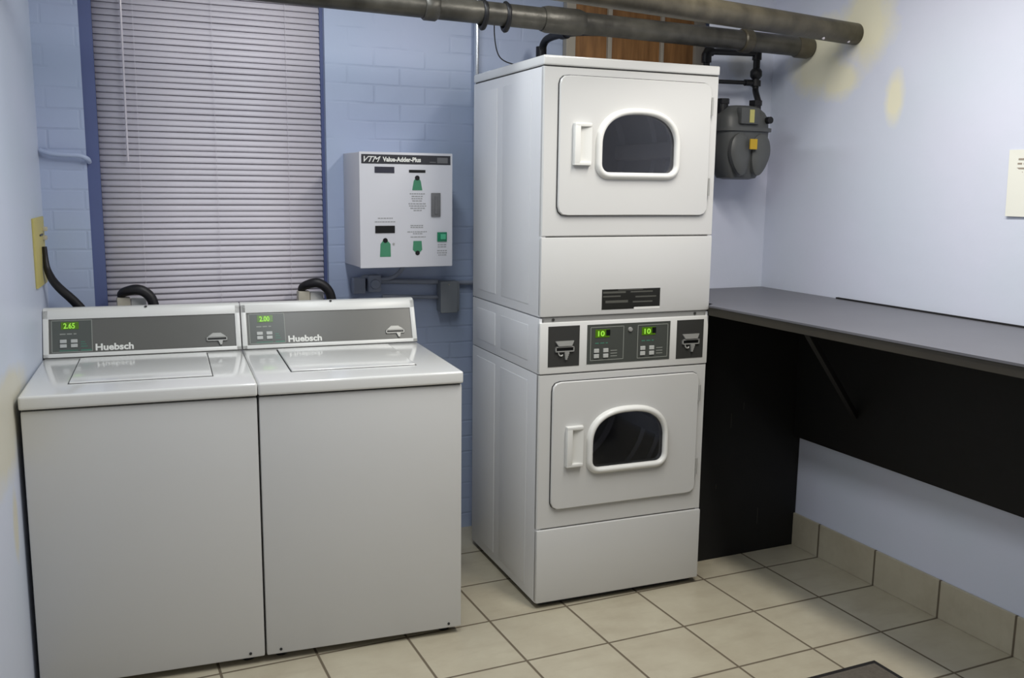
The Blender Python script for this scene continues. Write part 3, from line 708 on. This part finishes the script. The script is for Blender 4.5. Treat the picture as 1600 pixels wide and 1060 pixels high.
for s in (-1, 1):
    obj('hanger', bx(s*.09-.012, s*.09+.012, .08, .125, .19, .205), m_iron, gm)
b = bmesh.new()
tube([(2.637, .345, 1.86), (2.640, .36, 1.885), (2.652, .385, 1.905), (2.655, .39, 1.93)], .0125, 12, b, smoothpath=2)
tube([(2.655, .39, 1.92), (2.655, .39, 2.035)], .014, 12, b)
tube([(2.655, .39, 1.955), (2.655, .39, 1.965), (2.655, .39, 1.985), (2.655, .39, 1.995)], .02, 12, b, rr=[.017, .024, .024, .017])
tube([(2.655, .39, 1.925), (2.655, .39, 1.948)], .021, 12, b)
tube([(2.655, .39, 2.03), (2.655, .39, 2.075)], .019, 12, b)
tube([(2.66, .39, 2.056), (2.45, .39, 2.050), (2.412, .39, 2.048), (2.405, .39, 2.02), (2.405, .39, 1.7)], .013, 12, b, smoothpath=2)
tube([(2.43, .39, 2.05), (2.41, .39, 2.046), (2.405, .39, 2.035), (2.405, .39, 2.005)], .020, 12, b)
tube([(2.655, .39, 1.938), (2.44, .39, 1.934)], .0085, 12, b)
tube([(2.60, .39, 1.937), (2.635, .39, 1.938)], .013, 12, b)
tg('gas_supply_pipe', b, m_iron, 'black iron gas piping with valve above the gas meter', 'pipe')

# ---------------------------------------------------------------- black folding counter along the right wall
ct = thing('folding_counter', 'long black wooden counter with charcoal top along the right wall', 'counter', (XR, -1, 0))
def rel(o): o.parent = ct; o.matrix_parent_inverse = Matrix.Translation(-Vector(ct.location)); return o
def poly_slab(poly, z0, z1, bev=0):
    b = bmesh.new(); a = [b.verts.new((x, y, z0)) for x, y in poly]; c = [b.verts.new((x, y, z1)) for x, y in poly]; n = len(poly)
    b.faces.new(a); b.faces.new(c[::-1])
    for k in range(n): b.faces.new((a[k], a[(k+1) % n], c[(k+1) % n], c[k]))
    if bev: bmesh.ops.bevel(b, geom=b.edges[:], offset=bev, segments=2, affect='EDGES')
    return b
XW = XR-.002
poly = [(2.226, .455), (2.218, .02), (2.172, -.012), (2.196, -.62), (2.222, -1.27), (2.24, -2.0), (XW, -2.0), (XW, .468), (2.30, .468)]
rel(obj('counter_top', poly_slab(poly, 1.076, 1.083, .0015), m_top, None, label='charcoal top surface with sheen in its colour'))
poly2 = [(2.228, .455), (2.220, .022), (2.175, -.010), (2.199, -.62), (2.225, -1.27), (2.243, -1.997), (XW, -1.997), (XW, .467), (2.30, .467)]
rel(obj('front_edge', poly_slab(poly2, 1.046, 1.0765, .001), m_edge, None, label='dark brown edge'))
rel(obj('back_strip', bx(XW-.012, XW, -2.0, .0, 1.083, 1.088), m_board, None))
rel(obj('support_panel', bx(2.228, XW-.0005, .165, .19, 0, 1.046, .001), m_board, None))
rel(obj('back_board', bx(2.772, XW, -2.0, .1645, .482, 1.046, .002), m_board, None))
rel(obj('back_board', bx(2.768, 2.7725, -2.0, .1645, .70, 1.04, .001), m_board, None))
b = tube([(2.235, -.47, 1.046), (2.77, -.17, .646)], .014, 4); rel(obj('brace', b, m_board, None))
rel(obj('end_leg', bx(2.30, XW, -1.99, -1.96, 0, 1.046, .001), m_board, None))
b = bmesh.new()
for (x, z, h) in ((2.44, .55, .06), (2.50, .62, .03), (2.60, .12, .07), (2.38, .30, .02)): bx(x, x+.002, .1642, .1652, z, z+h, bm=b)
rel(obj('scratch', b, mat('scratch_grey', (64, 62, 58), .7), None))

# paper notice on the right wall
nt_ = obj('paper_notice', bx(XR-.003, XR-.0015, -1.0, -.712, 1.432, 1.642), m_paper, None)
for v in nt_.data.vertices:
    v.co.y += (v.co.z-1.53)*.05; 
    if v.co.z < 1.5 and v.co.y > -.8: v.co.x -= .006
tag(nt_, 'white paper notice taped to the right wall above the counter', 'notice')
b = bmesh.new()
for z, y1 in ((1.612, -.742), (1.598, -.740), (1.583, -.738), (1.570, -.738), (1.556, -.739), (1.545, -.742)):
    y = y1
    while y > -.97:
        l = random.uniform(.012, .035); bx(XR-.0040, XR-.0029, y-l, y, z-.0028, z+.0028, bm=b); y -= l+.006
obj('printed_lines', b, m_ink, nt_)

# floor mat in the foreground
fm = thing('floor_mat', 'grey-brown carpet mat with black rubber border on the floor in front', 'mat', (1.95, -1.1, 0))
obj('rubber_border', loops([rz for rz in [[(x, y, z) for x, y in ((-.45+i, -.45+i), (.396-i, -.45+i), (.396-i, .352-i), (-.45+i, .352-i))] for i, z in ((0, 0.0005), (.002, .008), (.018, .009), (.02, .006))]], cap0=True, cap1=True), m_matr, fm)
obj('carpet_pad', bx(-.431, .377, -.431, .333, .0055, .0105, .002), m_matc, fm)

# fluorescent fixtures carrying the lamps above (out of the photograph's view)
for x, y in ((1.88, -1.15), (.88, -.6)):
    f = thing('ceiling_fixture', 'fluorescent ceiling fixture above the room, %s' % ('nearer the right wall' if x > 1 else 'nearer the left wall'), 'ceiling light', (x, y, 2.51), 0, 'ceiling fixtures')
    obj('housing', bx(-.11, .11, -.88, .88, .0, .24, .01), m_ceil, f)
